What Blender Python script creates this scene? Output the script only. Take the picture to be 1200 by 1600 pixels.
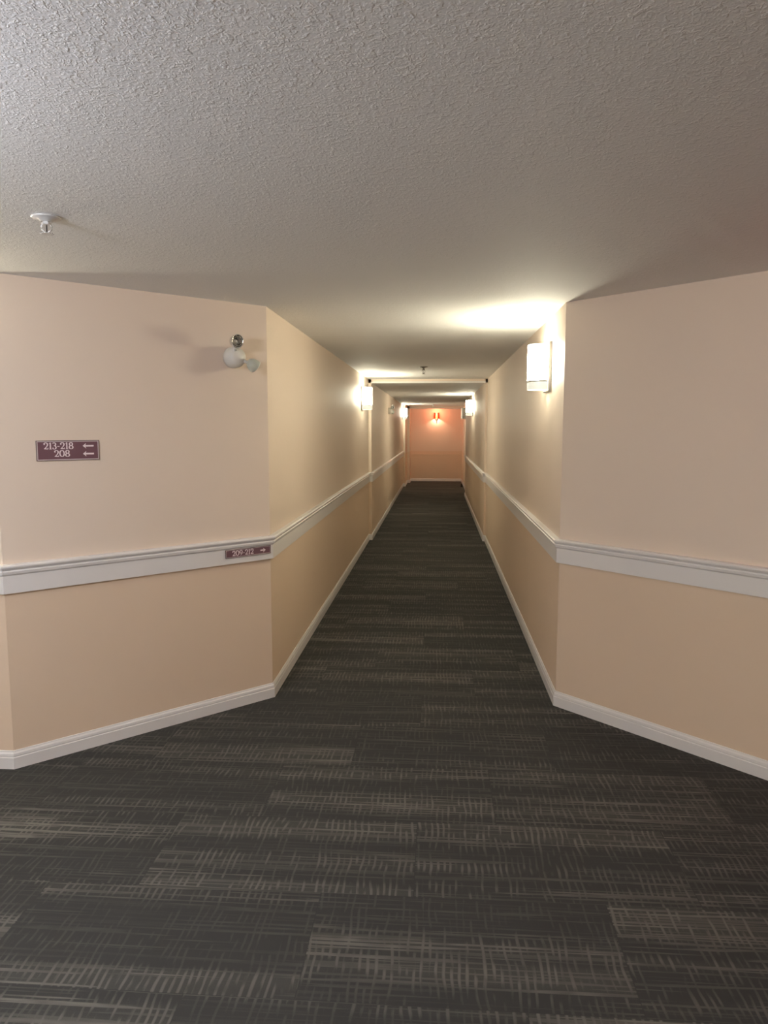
import bpy, bmesh, math
from mathutils import Vector, Matrix

PI = math.pi
SC = bpy.context.scene
C = bpy.context.collection
for o in list(bpy.data.objects):
    bpy.data.objects.remove(o, do_unlink=True)

# ------------------------------------------------------------------ camera
EYE = 1.65
F_PX = 1155.0
pitch = math.radians(6.471)
yaw = math.radians(4.084)
cd = bpy.data.cameras.new('camera')
cam = bpy.data.objects.new('camera', cd)
C.objects.link(cam)
cam.location = (0, 0, EYE)
cam.rotation_euler = (PI / 2 - pitch, 0, yaw)
cd.sensor_fit = 'VERTICAL'
cd.sensor_height = 36.0
cd.lens = F_PX / 1600.0 * 36.0
cd.clip_start = 0.05
cd.clip_end = 100
SC.camera = cam

# ------------------------------------------------------------------ world, exposure, light levels
w = bpy.data.worlds.new('world')
SC.world = w
w.use_nodes = True
w.node_tree.nodes['Background'].inputs[0].default_value = (0.0, 0.0, 0.0, 1)
w.node_tree.nodes['Background'].inputs[1].default_value = 0.0
SC.view_settings.view_transform = 'Standard'
SC.view_settings.look = 'None'
SC.view_settings.exposure = 0.06
SC.view_settings.gamma = 1.0
SC.view_settings.use_curve_mapping = False

SHADE_E = 74.0
BULB_W = 1.7
BULB_COL = (1.0, 0.93, 0.68)
SHADE_COL = (1.0, 0.94, 0.71)
LOBBY_W = 108.0
LOBBY_COL = (0.84, 0.88, 1.0)

# ------------------------------------------------------------------ helpers
def new_mat(name):
    m = bpy.data.materials.new(name)
    m.use_nodes = True
    nt = m.node_tree
    return m, nt, nt.nodes['Principled BSDF']

def mat_plain(name, col, rough=0.5, metal=0.0, emit=None, es=0.0, var=0.04, scale=30.0):
    m, nt, b = new_mat(name)
    tc = nt.nodes.new('ShaderNodeTexCoord')
    n = nt.nodes.new('ShaderNodeTexNoise'); n.inputs['Scale'].default_value = scale
    nt.links.new(tc.outputs['Object'], n.inputs['Vector'])
    r = nt.nodes.new('ShaderNodeValToRGB')
    r.color_ramp.elements[0].color = tuple(c * (1 - var) for c in col) + (1,)
    r.color_ramp.elements[1].color = tuple(min(1, c * (1 + var)) for c in col) + (1,)
    nt.links.new(n.outputs['Fac'], r.inputs['Fac'])
    nt.links.new(r.outputs['Color'], b.inputs['Base Color'])
    b.inputs['Roughness'].default_value = rough
    b.inputs['Metallic'].default_value = metal
    if emit:
        b.inputs['Emission Color'].default_value = (*emit, 1)
        b.inputs['Emission Strength'].default_value = es
    return m

def obj(name, bm, mat, parent=None, smooth=False, bevel=0.0):
    bmesh.ops.recalc_face_normals(bm, faces=bm.faces[:])
    me = bpy.data.meshes.new(name)
    bm.to_mesh(me); bm.free()
    if mat: me.materials.append(mat)
    o = bpy.data.objects.new(name, me)
    C.objects.link(o)
    if smooth:
        for p in me.polygons: p.use_smooth = True
    if bevel:
        md = o.modifiers.new('bevel', 'BEVEL'); md.width = bevel; md.segments = 2
        md.limit_method = 'ANGLE'
    if parent: o.parent = parent
    return o

def struct(o, label=None):
    o['kind'] = 'structure'
    if label: o['label'] = label
    return o

def tag(o, label, cat, group=None):
    o['label'] = label; o['category'] = cat
    if group: o['group'] = group
    return o

def thing(name, label, cat, loc, rotz=0.0, group=None):
    o = bpy.data.objects.new(name, None); C.objects.link(o)
    o.empty_display_size = 0.05
    o.location = loc; o.rotation_euler = (0, 0, rotz)
    return tag(o, label, cat, group)

def box(bm, x0, x1, y0, y1, z0, z1):
    vs = [bm.verts.new((x, y, z)) for z in (z0, z1) for x, y in ((x0, y0), (x1, y0), (x1, y1), (x0, y1))]
    for f in ((0, 3, 2, 1), (4, 5, 6, 7), (0, 1, 5, 4), (1, 2, 6, 5), (2, 3, 7, 6), (3, 0, 4, 7)):
        bm.faces.new([vs[i] for i in f])

def prism(bm, pts, z0, z1):
    lo = [bm.verts.new((x, y, z0)) for x, y in pts]
    hi = [bm.verts.new((x, y, z1)) for x, y in pts]
    n = len(pts)
    bm.faces.new(lo[::-1]); bm.faces.new(hi)
    for i in range(n):
        j = (i + 1) % n
        bm.faces.new((lo[i], lo[j], hi[j], hi[i]))

def lathe(bm, prof, mtx=Matrix(), seg=32):
    """prof: list of (r, z) spun about z."""
    rings = []
    for r, z in prof:
        if r < 1e-6:
            rings.append([bm.verts.new(mtx @ Vector((0, 0, z)))])
        else:
            rings.append([bm.verts.new(mtx @ Vector((r * math.cos(2 * PI * k / seg), r * math.sin(2 * PI * k / seg), z))) for k in range(seg)])
    for a, b in zip(rings, rings[1:]):
        for k in range(seg):
            k2 = (k + 1) % seg
            if len(a) == 1 and len(b) == 1: continue
            if len(a) == 1: bm.faces.new((a[0], b[k], b[k2]))
            elif len(b) == 1: bm.faces.new((a[k2], a[k], b[0]))
            else: bm.faces.new((a[k], a[k2], b[k2], b[k]))

def aim(loc, direction):
    """matrix placing local +z along direction at loc"""
    q = Vector(direction).normalized().to_track_quat('Z', 'Y')
    return Matrix.Translation(Vector(loc)) @ q.to_matrix().to_4x4()

def tube(bm, pts, r, seg=12):
    rings = []
    for i, p in enumerate(pts):
        p = Vector(p)
        d = (Vector(pts[min(i + 1, len(pts) - 1)]) - Vector(pts[max(i - 1, 0)])).normalized()
        m = aim(p, d)
        rings.append([bm.verts.new(m @ Vector((r * math.cos(2 * PI * k / seg), r * math.sin(2 * PI * k / seg), 0))) for k in range(seg)])
    for a, b in zip(rings, rings[1:]):
        for k in range(seg):
            bm.faces.new((a[k], a[(k + 1) % seg], b[(k + 1) % seg], b[k]))
    bm.faces.new(rings[0][::-1]); bm.faces.new(rings[-1])

def sweep(bm, path, prof, side):
    """moulding profile (d, z) swept along a plan polyline; side=+1 puts it to the left of travel"""
    n = len(path)
    rows = []
    for i in range(n):
        p = Vector(path[i])
        d0 = (p - Vector(path[i - 1])).normalized() if i else None
        d1 = (Vector(path[i + 1]) - p).normalized() if i < n - 1 else None
        nn = []
        for d in (d0, d1):
            if d is not None: nn.append(Vector((-d.y, d.x)) * side)
        if len(nn) == 2:
            m = (nn[0] + nn[1]).normalized(); k = 1.0 / max(0.3, m.dot(nn[0])); m = m * k
        else: m = nn[0]
        rows.append([bm.verts.new((p.x + m.x * d, p.y + m.y * d, z)) for d, z in prof])
    k = len(prof)
    for a, b in zip(rows, rows[1:]):
        for j in range(k):
            bm.faces.new((a[j], a[(j + 1) % k], b[(j + 1) % k], b[j]))
    bm.faces.new(rows[0]); bm.faces.new(rows[-1][::-1])

# ------------------------------------------------------------------ materials
RAIL_TOP = 1.008
RAIL_BOT = 0.868
UPPER = (0.80, 0.675, 0.565)
LOWER = (0.77, 0.605, 0.455)

def mat_wall():
    m, nt, b = new_mat('two_tone_wall_paint')
    N, L = nt.nodes, nt.links
    g = N.new('ShaderNodeNewGeometry')
    s = N.new('ShaderNodeSeparateXYZ'); L.new(g.outputs['Position'], s.inputs[0])
    gt = N.new('ShaderNodeMath'); gt.operation = 'GREATER_THAN'; gt.inputs[1].default_value = 0.94
    L.new(s.outputs['Z'], gt.inputs[0])
    mx = N.new('ShaderNodeMix'); mx.data_type = 'RGBA'
    mx.inputs[6].default_value = (*LOWER, 1); mx.inputs[7].default_value = (*UPPER, 1)
    L.new(gt.outputs[0], mx.inputs[0])
    n = N.new('ShaderNodeTexNoise'); n.inputs['Scale'].default_value = 1.3; n.inputs['Detail'].default_value = 3
    L.new(g.outputs['Position'], n.inputs['Vector'])
    mr = N.new('ShaderNodeMapRange'); mr.inputs['To Min'].default_value = 0.97; mr.inputs['To Max'].default_value = 1.02
    L.new(n.outputs['Fac'], mr.inputs['Value'])
    mm = N.new('ShaderNodeMix'); mm.data_type = 'RGBA'; mm.blend_type = 'MULTIPLY'; mm.inputs[0].default_value = 1
    L.new(mx.outputs[2], mm.inputs[6]); L.new(mr.outputs[0], mm.inputs[7])
    L.new(mm.outputs[2], b.inputs['Base Color'])
    b.inputs['Roughness'].default_value = 0.55
    b.inputs['Specular IOR Level'].default_value = 0.3
    n2 = N.new('ShaderNodeTexNoise'); n2.inputs['Scale'].default_value = 220; n2.inputs['Detail'].default_value = 2
    L.new(g.outputs['Position'], n2.inputs['Vector'])
    bp = N.new('ShaderNodeBump'); bp.inputs['Strength'].default_value = 0.12; bp.inputs['Distance'].default_value = 0.001
    L.new(n2.outputs['Fac'], bp.inputs['Height']); L.new(bp.outputs[0], b.inputs['Normal'])
    return m

def mat_ceiling():
    m, nt, b = new_mat('knockdown_ceiling_plaster')
    N, L = nt.nodes, nt.links
    g = N.new('ShaderNodeNewGeometry')
    b.inputs['Base Color'].default_value = (0.86, 0.85, 0.84, 1)
    b.inputs['Roughness'].default_value = 0.75
    warp = N.new('ShaderNodeTexNoise'); warp.inputs['Scale'].default_value = 70
    L.new(g.outputs['Position'], warp.inputs['Vector'])
    va = N.new('ShaderNodeVectorMath'); va.operation = 'MULTIPLY_ADD'
    va.inputs[1].default_value = (0.02, 0.02, 0.02)
    L.new(warp.outputs['Color'], va.inputs[0]); L.new(g.outputs['Position'], va.inputs[2])
    n1 = N.new('ShaderNodeTexNoise'); n1.inputs['Scale'].default_value = 62; n1.inputs['Detail'].default_value = 2.5
    L.new(va.outputs[0], n1.inputs['Vector'])
    r1 = N.new('ShaderNodeMapRange'); r1.interpolation_type = 'SMOOTHSTEP'
    r1.inputs['From Min'].default_value = 0.50; r1.inputs['From Max'].default_value = 0.68
    L.new(n1.outputs['Fac'], r1.inputs['Value'])
    n2 = N.new('ShaderNodeTexVoronoi'); n2.inputs['Scale'].default_value = 150; n2.feature = 'SMOOTH_F1'
    L.new(va.outputs[0], n2.inputs['Vector'])
    r2 = N.new('ShaderNodeMapRange'); r2.interpolation_type = 'SMOOTHSTEP'
    r2.inputs['From Min'].default_value = 0.15; r2.inputs['From Max'].default_value = 0.5
    r2.inputs['To Min'].default_value = 0.5; r2.inputs['To Max'].default_value = 0.0
    L.new(n2.outputs['Distance'], r2.inputs['Value'])
    ad = N.new('ShaderNodeMath'); ad.operation = 'ADD'
    L.new(r1.outputs[0], ad.inputs[0]); L.new(r2.outputs[0], ad.inputs[1])
    bp = N.new('ShaderNodeBump'); bp.inputs['Strength'].default_value = 0.42; bp.inputs['Distance'].default_value = 0.0017
    L.new(ad.outputs[0], bp.inputs['Height']); L.new(bp.outputs[0], b.inputs['Normal'])
    return m

def mat_carpet():
    m, nt, b = new_mat('charcoal_plank_carpet')
    N, L = nt.nodes, nt.links
    def val(x): return x
    def M(op, a, bb=None, c=None):
        n = N.new('ShaderNodeMath'); n.operation = op
        for i, v in enumerate((a, bb, c)):
            if v is None: continue
            if isinstance(v, (int, float)): n.inputs[i].default_value = v
            else: L.new(v, n.inputs[i])
        return n.outputs[0]
    def comb(x, y, z):
        n = N.new('ShaderNodeCombineXYZ')
        for i, v in enumerate((x, y, z)):
            if isinstance(v, (int, float)): n.inputs[i].default_value = v
            else: L.new(v, n.inputs[i])
        return n.outputs[0]
    def noise(vec, detail=1.0, rough=0.5):
        n = N.new('ShaderNodeTexNoise'); n.inputs['Scale'].default_value = 1.0
        n.inputs['Detail'].default_value = detail; n.inputs['Roughness'].default_value = rough
        L.new(vec, n.inputs['Vector']); return n.outputs['Fac']
    def rng(v, a, c, d, e, smooth=False):
        n = N.new('ShaderNodeMapRange')
        if smooth: n.interpolation_type = 'SMOOTHSTEP'
        L.new(v, n.inputs['Value'])
        for k, q in zip(('From Min', 'From Max', 'To Min', 'To Max'), (a, c, d, e)): n.inputs[k].default_value = q
        return n.outputs[0]
    g = N.new('ShaderNodeNewGeometry')
    s = N.new('ShaderNodeSeparateXYZ'); L.new(g.outputs['Position'], s.inputs[0])
    X, Y = s.outputs['X'], s.outputs['Y']
    ys = M('DIVIDE', M('SUBTRACT', Y, 0.45), 0.5)
    row = M('FLOOR', ys)
    fy = M('FRACT', ys)
    # stagger of each row
    off = M('FRACT', M('MULTIPLY', row, 0.67))
    xs = M('ADD', M('ADD', X, 0.39), off)
    col = M('FLOOR', xs); fx = M('FRACT', xs)
    wn = N.new('ShaderNodeTexWhiteNoise'); wn.noise_dimensions = '2D'
    L.new(comb(row, col, 0), wn.inputs['Vector'])
    seed = wn.outputs['Value']
    sd = M('MULTIPLY', seed, 37.0)
    # broad bands across the plank, different for each plank
    band = noise(comb(M('MULTIPLY', X, 0.35), M('MULTIPLY', Y, 6.0), sd), 1.5, 0.6)
    band = rng(band, 0.40, 0.66, 0.0, 1.0, True)
    # colour pieces
    tone = rng(seed, 0, 1, 0.85, 1.15)
    # yarn: thin lines running across, regular short warps running along
    hl = noise(comb(M('MULTIPLY', X, 1.6), M('MULTIPLY', Y, 105.0), sd), 0.0)
    hl = rng(hl, 0.52, 0.62, 0.0, 1.0, True)
    hmod = rng(noise(comb(M('MULTIPLY', X, 9.0), M('MULTIPLY', Y, 40.0), M('ADD', sd, 7)), 1.0), 0.35, 0.6, 0.35, 1.0)
    wob = M('MULTIPLY', noise(comb(M('MULTIPLY', X, 7), M('MULTIPLY', Y, 5), M('ADD', sd, 3)), 1.0), 9.0)
    vs = M('SINE', M('ADD', M('MULTIPLY', X, 2 * PI / 0.024), wob))
    vmod = rng(noise(comb(M('MULTIPLY', X, 34.0), M('MULTIPLY', Y, 11.0), M('ADD', sd, 11)), 1.0), 0.36, 0.62, 0.0, 1.0, True)
    vl = M('MULTIPLY', rng(vs, -0.2, 0.9, 0.0, 1.0, True), vmod)
    hb = noise(comb(M('MULTIPLY', X, 0.9), M('MULTIPLY', Y, 22.0), M('ADD', sd, 5)), 1.0)
    hb = rng(hb, 0.40, 0.60, 0.25, 1.0, True)
    grid = M('MAXIMUM', M('MULTIPLY', M('MULTIPLY', hl, hb), hmod), M('MULTIPLY', vl, 0.68))
    hole = M('MULTIPLY', M('SUBTRACT', 1.0, vl), M('SUBTRACT', 1.0, hl))
    fine = noise(comb(M('MULTIPLY', X, 420.0), M('MULTIPLY', Y, 420.0), 0.0), 2.0)
    amp = rng(band, 0, 1, 0.25, 0.72)
    v = M('MULTIPLY', grid, amp)
    v = M('ADD', v, M('MULTIPLY', band, 0.27))
    v = M('SUBTRACT', v, M('MULTIPLY', hole, 0.12))
    v = M('MULTIPLY', v, tone)
    v = M('ADD', v, M('MULTIPLY', M('SUBTRACT', fine, 0.5), 0.35))
    # seams
    ex = M('MINIMUM', fx, M('SUBTRACT', 1.0, fx))
    ey = M('MINIMUM', fy, M('SUBTRACT', 1.0, fy))
    seam = M('MAXIMUM', M('LESS_THAN', ex, 0.0018), M('LESS_THAN', M('MULTIPLY', ey, 0.5), 0.0018))
    v = M('SUBTRACT', v, M('MULTIPLY', seam, 0.25))
    cr = N.new('ShaderNodeValToRGB')
    e = cr.color_ramp.elements
    e[0].position = 0.0; e[0].color = (0.046, 0.046, 0.044, 1)
    e[1].position = 1.0; e[1].color = (0.158, 0.150, 0.132, 1)
    L.new(v, cr.inputs['Fac'])
    L.new(cr.outputs['Color'], b.inputs['Base Color'])
    b.inputs['Roughness'].default_value = 0.95
    b.inputs['Specular IOR Level'].default_value = 0.15
    bp = N.new('ShaderNodeBump'); bp.inputs['Strength'].default_value = 0.4; bp.inputs['Distance'].default_value = 0.002
    L.new(M('ADD', v, M('MULTIPLY', fine, 0.6)), bp.inputs['Height']); L.new(bp.outputs[0], b.inputs['Normal'])
    return m

M_WALL = mat_wall(); M_CEIL = mat_ceiling(); M_CARPET = mat_carpet()
M_TRIM = mat_plain('white_trim_paint', (0.80, 0.775, 0.76), 0.35, var=0.015, scale=3)
M_GLASS = mat_plain('lit_opal_glass', (0.9, 0.9, 0.88), 0.3, emit=SHADE_COL, es=SHADE_E, var=0.01)
M_GLASS_LOW = mat_plain('dim_opal_glass', (0.85, 0.87, 0.82), 0.3, emit=(0.95, 1.0, 0.88), es=0.42, var=0.01)
M_GLASS_IN = mat_plain('lit_opal_glass_inside', (0.9, 0.9, 0.88), 0.3, emit=SHADE_COL, es=12.0, var=0.01)
M_GLASS_OFF = mat_plain('unlit_opal_glass', (0.82, 0.82, 0.78), 0.3, var=0.01)
M_NICKEL = mat_plain('brushed_nickel', (0.50, 0.50, 0.49), 0.38, 0.85, var=0.06, scale=60)
M_CHROME = mat_plain('chrome', (0.75, 0.76, 0.76), 0.12, 1.0, var=0.02)
M_REFLECT = mat_plain('faceted_reflector', (0.55, 0.55, 0.53), 0.16, 1.0, var=0.1, scale=90)
M_WHITEPLASTIC = mat_plain('white_plastic', (0.78, 0.76, 0.70), 0.4, var=0.02)
M_GREYLENS = mat_plain('grey_green_plastic', (0.55, 0.58, 0.50), 0.3, var=0.03)
M_BRASSWHITE = mat_plain('white_painted_metal', (0.72, 0.71, 0.69), 0.3, 0.3, var=0.03)
M_STEEL = mat_plain('dull_steel', (0.42, 0.40, 0.37), 0.3, 0.9, var=0.05)
M_MAUVE = mat_plain('mauve_sign_plastic', (0.165, 0.080, 0.098), 0.45, var=0.03)
M_SILVER = mat_plain('silver_sign_border', (0.62, 0.53, 0.53), 0.4, var=0.02)
M_SIGNEDGE = mat_plain('dark_sign_edge', (0.13, 0.09, 0.085), 0.4, var=0.02)
M_LETTER = mat_plain('pale_pink_lettering', (0.86, 0.74, 0.76), 0.5, var=0.01)
M_RED = mat_plain('glowing_red_glass', (0.6, 0.02, 0.01), 0.3, emit=(1.0, 0.035, 0.01), es=1.6, var=0.02)
M_BULB = mat_plain('warm_bulb', (1, 0.8, 0.4), 0.3, emit=(1.0, 0.50, 0.10), es=1.6, var=0.01)
M_DARK = mat_plain('dark_matte', (0.03, 0.02, 0.018), 0.7)

# ------------------------------------------------------------------ setting
CEIL = 2.355
CEIL2 = 2.303
CEIL3 = 2.235
LW = -1.0; RW = 0.72
LW2 = -0.957; RW2 = 0.69
HDR = 10.82
END = 23.15
LOB = 3.31       # lobby wall line
LEFT = [(-2.045, LOB), (LW, 4.355), (LW, HDR), (LW2, HDR), (LW2, 21.0), (-0.90, 21.0), (-0.90, 22.4), (-0.82, 22.4), (-0.82, END)]
RIGHT = [(1.72, 3.30), (RW, 4.335), (RW, HDR), (RW2, HDR), (RW2, 18.1), (0.77, 18.1), (0.77, END)]
LX, RX, REAR = -4.6, 4.4, -1.5
H = CEIL

bm = bmesh.new(); prism(bm, LEFT[1:] + [(-1.2, END), (-1.2, 4.36)], 0, H)
struct(obj('wall_left', bm, M_WALL))
bm = bmesh.new(); prism(bm, [(LX, LOB), LEFT[0], LEFT[1], (-1.2, 4.36), (-2.1, 3.46), (LX, 3.46)], 0, H)
struct(obj('wall_left_lobby', bm, M_WALL))
bm = bmesh.new(); prism(bm, [RIGHT[1]] + RIGHT[2:] + [(0.95, END), (0.95, 4.34)], 0, H)
struct(obj('wall_right', bm, M_WALL))
bm = bmesh.new(); prism(bm, [(RX, 3.30), RIGHT[0], RIGHT[1], (0.95, 4.34), (1.78, 3.45), (RX, 3.45)], 0, H)
struct(obj('wall_right_lobby', bm, M_WALL))
bm = bmesh.new(); prism(bm, [(-1.2, END), (0.95, END), (0.95, END + .15), (-1.2, END + .15)], 0, H)
struct(obj('wall_end', bm, M_WALL))
bm = bmesh.new(); prism(bm, [(LX - .15, REAR - .15), (RX + .15, REAR - .15), (RX + .15, REAR), (LX - .15, REAR)], 0, H)
struct(obj('wall_rear', bm, M_WALL))
bm = bmesh.new(); prism(bm, [(LX - .15, REAR), (LX, REAR), (LX, 3.46), (LX - .15, 3.46)], 0, H)
struct(obj('wall_far_left', bm, M_WALL))
bm = bmesh.new(); prism(bm, [(RX, REAR), (RX + .15, REAR), (RX + .15, 3.45), (RX, 3.45)], 0, H)
struct(obj('wall_far_right', bm, M_WALL))

bm = bmesh.new(); box(bm, LX - .15, RX + .15, REAR - .15, END + .15, -0.1, 0.0)
struct(obj('floor', bm, M_CARPET))

def slab(x0, x1, prof):
    bm = bmesh.new()
    a = [bm.verts.new((x0, y, z)) for y, z in prof]; c = [bm.verts.new((x1, y, z)) for y, z in prof]
    bm.faces.new(a); bm.faces.new(c[::-1])
    for i in range(len(prof)):
        j = (i + 1) % len(prof)
        bm.faces.new((a[i], a[j], c[j], c[i]))
    return bm
bm = slab(LX - .15, RX + .15, [(REAR - .15, CEIL), (END + .15, CEIL), (END + .15, CEIL + .15), (REAR - .15, CEIL + .15)])
struct(obj('ceiling', bm, M_CEIL))
# the two shallow drops of the ceiling down the corridor
bm = slab(LW - 0.02, RW + 0.06, [(HDR, CEIL), (HDR, CEIL2), (22.4, CEIL2), (22.4, CEIL3), (END, CEIL3), (END, CEIL)])
cdrop = struct(obj('ceiling_drop', bm, M_CEIL))
cdrop.data.materials.append(M_WALL)
for p in cdrop.data.polygons:
    if abs(p.normal.y) > 0.9: p.material_index = 1
# slim corner bead along the lip of the first drop
bm = slab(LW2, RW2, [(HDR - .006, CEIL2 - .006), (HDR + .03, CEIL2 - .006), (HDR + .03, CEIL2), (HDR, CEIL2), (HDR, CEIL2 + .018), (HDR - .006, CEIL2 + .018)])
struct(obj('trim_4', bm, M_TRIM))

# moulding profiles (distance from wall, height)
BASE = [(0, 0.0), (0.014, 0.0), (0.014, 0.056), (0.0115, 0.060), (0.0125, 0.066), (0.011, 0.076), (0.006, 0.083), (0.0045, 0.089), (0, 0.090)]
RAIL = [(0, RAIL_BOT), (0.018, RAIL_BOT), (0.018, RAIL_BOT + .086), (0.0205, RAIL_BOT + .089), (0.026, RAIL_BOT + .094),
        (0.029, RAIL_BOT + .106), (0.024, RAIL_BOT + .112), (0.030, RAIL_BOT + .118), (0.036, RAIL_BOT + .126),
        (0.036, RAIL_BOT + .133), (0.030, RAIL_TOP - 0.001), (0, RAIL_TOP)]
lp = [(LX, REAR), (LX, LOB)] + LEFT
rp = [(RX, REAR), (RX, 3.30)] + RIGHT
lpr = lp[:7]; rpr = rp[:7]
for nm, prof, tn in (('baseboard', BASE, None), ('trim', RAIL, 1)):
    bm = bmesh.new(); sweep(bm, lpr if tn else lp, prof, -1)
    struct(obj('baseboard_left' if not tn else 'trim_1', bm, M_TRIM))
    bm = bmesh.new(); sweep(bm, rpr if tn else rp, prof, 1)
    struct(obj('baseboard_right' if not tn else 'trim_2', bm, M_TRIM))
bm = bmesh.new(); sweep(bm, [(-0.82 + .0142, END), (0.77 - .0142, END)], BASE, -1)
struct(obj('baseboard_end', bm, M_TRIM))
bm = bmesh.new(); sweep(bm, [(-0.82 + .0362, END), (0.77 - .0362, END)], [(0, .836), (.010, .836), (.013, .842), (.010, .850), (0, .852)], -1)
struct(obj('trim_3', bm, M_WALL))

# ------------------------------------------------------------------ wall sconces
def half_shell(bm, a, b_, t, z0, z1, seg=28, x0=0.022, inner=False):
    """bowed half-elliptical glass, open top and bottom. a = half width (y), b = projection (x)"""
    rows = []
    for k in range(seg + 1):
        th = -PI / 2 + PI * k / seg
        c, s = math.cos(th), math.sin(th)
        # slightly squared ellipse
        c2 = math.copysign(abs(c) ** 0.8, c); s2 = math.copysign(abs(s) ** 0.8, s)
        rows.append([bm.verts.new((x0 + q * 1.0, r, z)) for (q, r, z) in (
            (b_ * c2, a * s2, z0), (b_ * c2, a * s2, z1),
            ((b_ - t) * c2, (a - t) * s2, z1), ((b_ - t) * c2, (a - t) * s2, z0))])
    for p, q in zip(rows, rows[1:]):
        for j in range(4):
            f = bm.faces.new((p[j], p[(j + 1) % 4], q[(j + 1) % 4], q[j]))
            if inner and j == 2: f.material_index = 1
    bm.faces.new(rows[0]); bm.faces.new(rows[-1][::-1])

def sconce(label, loc, rotz, lit=True, group='opal glass wall sconces', power=1.0):
    t = thing('wall_sconce', label, 'wall light', loc, rotz, group)
    bm = bmesh.new(); box(bm, 0.0, 0.020, -0.118, 0.118, 0.0, 0.312)
    obj('back_plate', bm, M_NICKEL, t, bevel=0.003)
    bm = bmesh.new(); half_shell(bm, 0.105, 0.115, 0.004, 0.072, 0.298, inner=lit)
    sh = obj('glass_shade', bm, M_GLASS if lit else M_GLASS_OFF, t)
    if lit: sh.data.materials.append(M_GLASS_IN)
    bm = bmesh.new(); half_shell(bm, 0.105, 0.115, 0.004, 0.012, 0.058)
    obj('lower_glass', bm, M_GLASS_LOW if lit else M_GLASS_OFF, t)
    bm = bmesh.new(); half_shell(bm, 0.109, 0.119, 0.009, 0.059, 0.071)
    obj('metal_band', bm, M_NICKEL, t)
    bm = bmesh.new()
    tube(bm, [(0.018, 0.0, 0.05), (0.05, 0.0, 0.05), (0.06, 0, 0.06), (0.06, 0.0, 0.12)], 0.012)
    lathe(bm, [(0, 0.0), (0.017, 0.0), (0.017, 0.05), (0, 0.05)], Matrix.Translation((0.06, 0, 0.10)), 16)
    obj('lamp_holder', bm, M_WHITEPLASTIC, t)
    bm = bmesh.new()
    lathe(bm, [(0, 0.0), (0.013, 0.0), (0.016, 0.03), (0.016, 0.075), (0.010, 0.092), (0, 0.097)], Matrix.Translation((0.06, 0, 0.15)), 20)
    obj('light_bulb', bm, M_GLASS_IN if lit else M_GLASS_OFF, t, smooth=True)
    if lit:
        ld = bpy.data.lights.new('sconce_light', 'POINT')
        ld.energy = BULB_W * power; ld.color = BULB_COL; ld.shadow_soft_size = 0.012
        lo = bpy.data.objects.new('sconce_light', ld); C.objects.link(lo)
        lo.parent = t; lo.location = (0.062, 0, 0.268)
    return t

SZ = 1.884
sconce('nearest lit opal sconce, high on the right corridor wall just past the corner', (RW, 4.93, SZ), PI)
sconce('lit opal sconce on the left corridor wall just before the shallow ceiling drop', (LW, 9.87, SZ), 0)
sconce('lit opal sconce on the right corridor wall beyond the ceiling drop', (RW2, 14.5, SZ), PI)
sconce('farthest lit opal sconce, on the left wall close to the red light', (LW2, 20.35, SZ), 0)
sconce('unlit opal sconce on the right wall near the end of the corridor', (0.77, 20.0, SZ), PI, lit=False, group=None)
sconce('lit opal sconce on the lobby wall left of the angled wall', (-2.75, LOB, SZ), -PI / 2)
sconce('unseen opal sconce added on the rear lobby wall, lighting from the left', (-2.3, REAR, SZ), PI / 2)  # out of view, added to light the lobby from behind
sconce('unseen opal sconce added on the rear lobby wall, lighting from the right', (1.6, REAR, SZ), PI / 2)  # second unseen rear sconce, added for more lobby light

# ------------------------------------------------------------------ small red wall light at the end
t = thing('red_wall_light', 'small glowing red wall light centred on the far end wall', 'wall light', (-0.02, END, 1.80), -PI / 2)
bm = bmesh.new(); box(bm, 0, 0.012, -0.014, 0.014, 0.0, 0.30)
tube(bm, [(0.010, 0, 0.09), (0.05, 0, 0.10), (0.07, 0, 0.13)], 0.007)
obj('stem', bm, M_STEEL, t)
bm = bmesh.new()
lathe(bm, [(0, 0), (0.022, 0), (0.024, 0.01), (0.017, 0.02), (0, 0.02)], Matrix.Translation((0.07, 0, 0.125)), 20)
obj('lamp_cup', bm, M_STEEL, t)
bm = bmesh.new()
for s in (1, -1):
    a0, a1 = 0.42, 1.75
    rows = []
    for k in range(13):
        th = s * (a0 + (a1 - a0) * k / 12)
        rr = []
        for r, z in ((0.092, 0.145), (0.080, 0.325), (0.076, 0.325), (0.088, 0.145)):
            rr.append(bm.verts.new((0.075 + r * math.cos(th) * 0.75, r * math.sin(th), z)))
        rows.append(rr)
    for p, q in zip(rows, rows[1:]):
        for j in range(4): bm.faces.new((p[j], p[(j + 1) % 4], q[(j + 1) % 4], q[j]))
    bm.faces.new(rows[0]); bm.faces.new(rows[-1])
obj('red_shade', bm, M_RED, t, smooth=False)
bm = bmesh.new()
lathe(bm, [(0, 0), (0.018, 0.0), (0.030, 0.04), (0.028, 0.09), (0.014, 0.135), (0, 0.155)], Matrix.Translation((0.085, 0, 0.148)), 24)
obj('candle_bulb', bm, M_BULB, t, smooth=True)
ld = bpy.data.lights.new('red_glass_light', 'POINT'); ld.energy = 7.5; ld.color = (1.0, 0.30, 0.15); ld.shadow_soft_size = 0.05
lo = bpy.data.objects.new('red_glass_light', ld); C.objects.link(lo); lo.parent = t; lo.location = (0.24, 0, 0.33)
ld = bpy.data.lights.new('warm_bulb_light', 'SPOT'); ld.energy = 6.0; ld.color = (1.0, 0.66, 0.42); ld.shadow_soft_size = 0.012
ld.spot_size = math.radians(125); ld.spot_blend = 0.25
lo = bpy.data.objects.new('warm_bulb_light', ld); C.objects.link(lo); lo.parent = t
lo.matrix_local = aim((0.125, 0, 0.145), (0.55, 0, 1.0))

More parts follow.
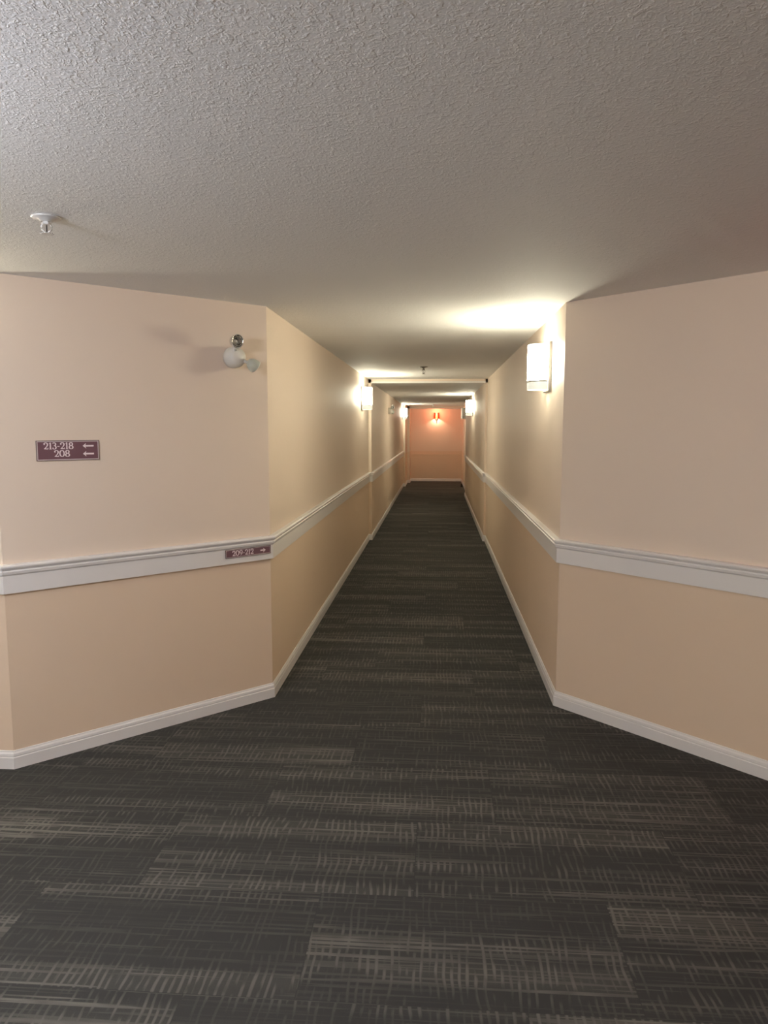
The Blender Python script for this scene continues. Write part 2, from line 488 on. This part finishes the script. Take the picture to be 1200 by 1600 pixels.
# ------------------------------------------------------------------ twin-head emergency lights
def emergency(label, loc, rotz, h1, d1, h2, d2):
    """local +x points out of the wall; heads at h1/h2 looking along d1/d2"""
    t = thing('emergency_light', label, 'emergency light', loc, rotz)
    bm = bmesh.new()
    lathe(bm, [(0, 0), (0.058, 0), (0.060, 0.020), (0.058, 0.045), (0.050, 0.064), (0.034, 0.077), (0.014, 0.083), (0, 0.084)], aim((0, 0, 0), (1, 0, 0)), 40)
    obj('round_body', bm, M_WHITEPLASTIC, t, smooth=True)
    for (h, d, rimmat, facemat) in ((h1, d1, M_CHROME, M_REFLECT), (h2, d2, M_WHITEPLASTIC, M_GREYLENS)):
        hv = Vector(h); dv = Vector(d).normalized()
        start = Vector((0.066, hv.y * 0.42, hv.z * 0.42))
        bm = bmesh.new()
        tube(bm, [start, (start + hv) / 2 + Vector((.006, 0, 0)), hv - dv * 0.026], 0.009)
        lathe(bm, [(0, -0.011), (0.013, -0.008), (0.016, 0), (0.013, 0.008), (0, 0.011)], aim(start, (1, 0, 0)), 20)
        obj('swivel_arm', bm, M_WHITEPLASTIC, t, smooth=True)
        mt = aim(hv, dv) @ Matrix.Scale(1.08, 4)
        bm = bmesh.new()
        lathe(bm, [(0, -0.036), (0.017, -0.034), (0.027, -0.022), (0.033, -0.005), (0.035, 0.008), (0.0355, 0.013), (0.032, 0.013), (0.031, 0.006)], mt, 36)
        hd = obj('lamp_head', bm, rimmat if facemat is M_REFLECT else M_GREYLENS, t, smooth=True)
        bm = bmesh.new()
        lathe(bm, [(0.0325, 0.010), (0.029, -0.002), (0.020, -0.016), (0.010, -0.022), (0, -0.023)], mt, 24)
        obj('reflector', bm, facemat, hd)
        bm = bmesh.new()
        lathe(bm, [(0, 0.003), (0.006, 0.0), (0.008, -0.010), (0.006, -0.024), (0, -0.026)], mt, 14)
        obj('lamp_capsule', bm, M_WHITEPLASTIC, hd, smooth=True)
    return t

# left angled wall: outward normal (1,-1)/sqrt2
D45 = -PI / 4
emergency('round twin-head emergency light on the left angled wall, one chrome reflector facing out',
          (-1.1627, 4.1922, 2.047), D45,
          (0.125, -0.042, 0.078), (0.92, 0.10, -0.08), (0.100, 0.078, -0.045), (-0.05, 0.8, -0.55))
emergency('small twin-head emergency light on the left corridor wall beyond the ceiling drop',
          (LW2, 14.6, 1.985), 0,
          (0.085, -0.060, 0.075), (0.6, -0.7, 0.1), (0.075, 0.095, -0.02), (0.5, 0.8, -0.4))

# ------------------------------------------------------------------ sprinklers
def sprinkler(label, loc, drop, metal, rotz=0.3):
    t = thing('fire_sprinkler', label, 'sprinkler', loc, rotz)
    bm = bmesh.new()
    lathe(bm, [(0.013, -0.001), (0.047, -0.001), (0.048, -0.004), (0.044, -0.007), (0.024, -0.010), (0.020, -0.016), (0.013, -0.016), (0.013, -0.001)], seg=40)
    obj('escutcheon', bm, metal, t, smooth=True)
    bm = bmesh.new()
    lathe(bm, [(0, 0.0), (0.012, 0.0), (0.012, -drop * .35), (0.016, -drop * .36), (0.016, -drop * .46), (0.010, -drop * .48), (0, -drop * .48)], seg=6)
    obj('threaded_body', bm, metal, t)
    bm = bmesh.new()
    for s in (1, -1):
        tube(bm, [(s * 0.012, 0, -drop * .44), (s * 0.017, 0, -drop * .58), (s * 0.016, 0, -drop * .74), (s * 0.003, 0, -drop * .92)], 0.0028, 8)
    obj('frame_arm', bm, metal, t, smooth=True)
    bm = bmesh.new()
    tube(bm, [(0, 0, -drop * .48), (0, 0, -drop * .9)], 0.0022, 8)
    obj('glass_tube', bm, M_DARK, t)
    bm = bmesh.new()
    r = 0.017
    lathe(bm, [(0, -drop * .93), (r, -drop * .95), (r * 1.02, -drop), (0, -drop)], seg=28)
    for k in range(12):
        a = 2 * PI * k / 12
        m = Matrix.Rotation(a, 4, 'Z')
        vs0 = len(bm.verts)
        p = [m @ Vector(q) for q in ((r * .9, -.003, -drop * .96), (r * 1.35, -.002, -drop * .965), (r * 1.35, .002, -drop * .965), (r * .9, .003, -drop * .96))]
        lo = [bm.verts.new(q) for q in p]; hi = [bm.verts.new(q - Vector((0, 0, .0015))) for q in p]
        bm.faces.new(lo); bm.faces.new(hi[::-1])
        for i in range(4): bm.faces.new((lo[i], lo[(i + 1) % 4], hi[(i + 1) % 4], hi[i]))
    obj('deflector', bm, metal, t)
    return t

sprinkler('white pendant sprinkler on the lobby ceiling at the left', (-1.315, 2.49, CEIL), 0.056, M_BRASSWHITE)
sprinkler('steel pendant sprinkler on the corridor ceiling before the shallow drop', (-0.16, 8.68, CEIL), 0.085, M_STEEL)
sprinkler('small pendant sprinkler on the dropped ceiling near the corridor end', (-0.11, 20.6, CEIL2), 0.075, M_BRASSWHITE)

# ------------------------------------------------------------------ signs
def stroke(bm, pts, widths, z0=0.0, z1=1.0, sc=1.0, ox=0.0, oy=0.0):
    """ribbon of varying width (x, y plane), given thickness along z"""
    n = len(pts)
    P = [Vector(p) for p in pts]
    L_, R_ = [], []
    for i in range(n):
        d = (P[min(i + 1, n - 1)] - P[max(i - 1, 0)])
        d = d.normalized() if d.length > 0 else Vector((1, 0))
        nn = Vector((-d.y, d.x)) * widths[i] / 2
        L_.append(P[i] + nn); R_.append(P[i] - nn)
    rows = []
    for a, b in zip(L_, R_):
        rows.append([bm.verts.new((q.x * sc + ox, q.y * sc + oy, z)) for q, z in ((a, z0), (b, z0), (b, z1), (a, z1))])
    for p, q in zip(rows, rows[1:]):
        for j in range(4): bm.faces.new((p[j], p[(j + 1) % 4], q[(j + 1) % 4], q[j]))
    bm.faces.new(rows[0][::-1]); bm.faces.new(rows[-1])

def arc(cx, cy, rx, ry, a0, a1, n=22):
    return [(cx + rx * math.cos(math.radians(a0 + (a1 - a0) * k / n)), cy + ry * math.sin(math.radians(a0 + (a1 - a0) * k / n))) for k in range(n + 1)]

def wv(pts, thin, thick):
    """stress: thick where the stroke runs vertical"""
    out = []
    n = len(pts)
    for i in range(n):
        a = pts[max(i - 1, 0)]; b = pts[min(i + 1, n - 1)]
        dx, dy = b[0] - a[0], b[1] - a[1]
        l = math.hypot(dx, dy) or 1
        out.append(thin + (thick - thin) * (abs(dy) / l) ** 1.3)
    return out

TN, TK = 0.085, 0.185
def glyph(bm, ch, ox, oy, sc, z0, z1):
    """serif figures drawn in a unit-high box; returns advance"""
    def S(pts, w=None):
        stroke(bm, pts, w or wv(pts, TN, TK), z0, z1, sc, ox, oy)
    if ch == '0':
        S(arc(.37, .5, .30, .45, 90, 450, 44)); return .80
    if ch == '1':
        S([(.22, .98), (.22, .02)], [TK, TK]); S([(.03, .84), (.12, .88), (.22, .95)], [.05, .08, .09]); S([(.05, .03), (.39, .03)], [.07, .07]); return .48
    if ch == '2':
        S(arc(.31, .70, .25, .255, 165, -25, 26)); S([(.535, .59), (.40, .36), (.07, .06)], [.16, .12, .08])
        S([(.04, .075), (.30, .09), (.58, .06)], [.08, .15, .12]); S([(.585, .02), (.62, .24)], [.10, .05]); S(arc(.11, .74, .055, .055, 0, 360, 12), [.09] * 13); return .72
    if ch == '3':
        S(arc(.27, .73, .21, .22, 150, -90, 26)); S(arc(.27, .27, .25, .245, 90, -150, 28))
        S([(.20, .51), (.33, .51)], [.07, .07]); S(arc(.10, .17, .045, .045, 0, 360, 12), [.08] * 13); return .66
    if ch == '8':
        S(arc(.34, .735, .215, .215, 90, 450, 36)); S(arc(.34, .27, .26, .235, 90, 450, 36)); return .75
    if ch == '9':
        S(arc(.33, .68, .25, .28, 90, 450, 36)); S([(.58, .68), (.565, .42), (.44, .18), (.18, .03)], [TK, .15, .11, .06]); return .74
    if ch == '-':
        S([(.05, .42), (.36, .42)], [.10, .10]); return .44
    return .4

def text_width(s, sc):
    adv = {'0': .80, '1': .48, '2': .72, '3': .66, '8': .75, '9': .74, '-': .44}
    return sum(adv[c] for c in s) * sc

def put_text(bm, s, x, y, sc, z0, z1):
    for c in s:
        x += glyph(bm, c, x, y, sc, z0, z1) * sc
    return x

def arrow(bm, x, y, ln, hh, direction, z0, z1):
    """arrow with a swept-back head; x,y = tail centre"""
    d = direction
    tip = x + d * ln
    pts = [(x, y - hh * .30), (tip - d * hh * 1.0, y - hh * .30), (tip - d * hh * 1.25, y - hh), (tip, y),
           (tip - d * hh * 1.25, y + hh), (tip - d * hh * 1.0, y + hh * .30), (x, y + hh * .30)]
    lo = [bm.verts.new((a, b, z0)) for a, b in pts]; hi = [bm.verts.new((a, b, z1)) for a, b in pts]
    bm.faces.new(lo[::-1]); bm.faces.new(hi)
    for i in range(len(pts)):
        j = (i + 1) % len(pts)
        bm.faces.new((lo[i], lo[j], hi[j], hi[i]))

def frame_ring(bm, w, h, t, z0, z1):
    for x0, x1, y0, y1 in ((-w / 2, w / 2, h / 2 - t, h / 2), (-w / 2, w / 2, -h / 2, -h / 2 + t),
                           (-w / 2, -w / 2 + t, -h / 2 + t, h / 2 - t), (w / 2 - t, w / 2, -h / 2 + t, h / 2 - t)):
        box(bm, x0, x1, y0, y1, z0, z1)

def to_wall(bm, roll=0.0):
    """sign plane (x right, y up, z out) -> thing space (x out of wall, y to the viewer's right, z up)"""
    m = Matrix(((0, 0, 1, 0), (1, 0, 0, 0), (0, 1, 0, 0), (0, 0, 0, 1))) @ Matrix.Rotation(roll, 4, 'Z')
    bmesh.ops.transform(bm, matrix=m, verts=bm.verts[:])
    return bm

def sign(name_label, loc, rotz, w, h, lines, arrows, border, roll=0.0):
    t = thing('room_number_sign', name_label, 'sign', loc, rotz)
    bm = bmesh.new(); box(bm, -w / 2, w / 2, -h / 2, h / 2, 0.0, 0.004)
    obj('sign_plate', to_wall(bm, roll), M_MAUVE, t)
    bm = bmesh.new(); frame_ring(bm, w + .0025, h + .0025, 0.0030, 0.0, 0.0052)
    obj('dark_edge', to_wall(bm, roll), M_SIGNEDGE, t)
    bm = bmesh.new(); frame_ring(bm, w - 0.0035, h - 0.0035, border, 0.0035, 0.0048)
    obj('silver_border', to_wall(bm, roll), M_SILVER, t)
    for s, x, y, sc in lines:
        bm = bmesh.new(); put_text(bm, s, x, y, sc, 0.0038, 0.0047)
        obj('lettering', to_wall(bm, roll), M_LETTER, t)
    for x, y, ln, hh, d in arrows:
        bm = bmesh.new(); arrow(bm, x, y, ln, hh, d, 0.0038, 0.0047)
        obj('arrow', to_wall(bm, roll), M_LETTER, t)
    return t

# big sign (0.30 m wide) on the left angled wall
def on_diag(s, off=0.0):
    """s = distance back along the angled wall from the corridor corner"""
    k = 1 / math.sqrt(2)
    return (LW - s * k + off * k, 4.355 - s * k - off * k)
sx, sy = on_diag(1.153, 0.0)
hsc = 0.0285
sign('mauve sign reading 213-218 and 208 with left arrows, on the left angled wall',
     (sx, sy, 1.541), D45, 0.298, 0.096,
     [('213-218', -0.116, 0.0065, 0.0335), ('208', -0.068, -0.031, 0.0335)],
     [(0.123, 0.0215, 0.054, 0.0135, -1), (0.123, -0.0180, 0.054, 0.0135, -1)], 0.0040)
sx, sy = on_diag(0.163, 0.0183)
sign('narrow mauve sign reading 209-212 with right arrow, on the chair rail board',
     (sx, sy, 0.9275), D45, 0.300, 0.046,
     [('209-212', -0.108, -0.0145, 0.031)],
     [(0.080, 0.0, 0.036, 0.0140, 1)], 0.0022)

# ------------------------------------------------------------------ small dark block by the far right baseboard
bm = bmesh.new()
lathe(bm, [(0, 0), (0.030, 0), (0.032, 0.01), (0.026, 0.05), (0.022, 0.085), (0.012, 0.098), (0, 0.10)], seg=20)
o = obj('dark_block', bm, M_DARK, smooth=True)
o.location = (0.70, 20.9, 0.0)
tag(o, 'small dark block on the carpet by the far right baseboard', 'small block')

# ------------------------------------------------------------------ unseen globe left of the camera, added to light the lobby
t = thing('lobby_fill_globe', 'round opal globe added out of view to the left to light the lobby', 'added light', (-1.8, 0.9, CEIL))
bm = bmesh.new(); lathe(bm, [(0, 0), (0.07, 0), (0.07, -0.015), (0.012, -0.03), (0.012, -0.12), (0.05, -0.125), (0.05, -0.14), (0, -0.14)], seg=32)
obj('ceiling_mount', bm, M_NICKEL, t)
M_DOME = mat_plain('fill_globe_glow', (0.9, 0.9, 0.9), 0.3, emit=LOBBY_COL, es=LOBBY_W, var=0.01)
bm = bmesh.new(); lathe(bm, [(0, -0.13)] + [(0.15 * math.sin(PI * k / 16), -0.28 + 0.15 * math.cos(PI * k / 16)) for k in range(1, 16)] + [(0, -0.43)], seg=40)
obj('opal_globe', bm, M_DOME, t, smooth=True)

# ------------------------------------------------------------------ unseen red-lit box, added to tint the right edge
t = thing('red_sign_box', 'red glowing sign box added out of view to the right for its red tint', 'sign', (2.3, 2.5, CEIL))
bm = bmesh.new(); box(bm, -0.025, 0.025, -0.155, 0.155, -0.27, -0.07)
box(bm, -0.008, 0.008, -0.03, 0.03, -0.07, 0.0)
obj('sign_housing', bm, M_WHITEPLASTIC, t, bevel=0.003)
M_REDPANEL = mat_plain('red_backlit_panel', (0.6, 0.03, 0.03), 0.3, emit=(1.0, 0.05, 0.09), es=14.0, var=0.02)
bm = bmesh.new(); box(bm, -0.029, -0.025, -0.13, 0.13, -0.25, -0.09); box(bm, 0.025, 0.029, -0.13, 0.13, -0.25, -0.09)
obj('red_panel', bm, M_REDPANEL, t)
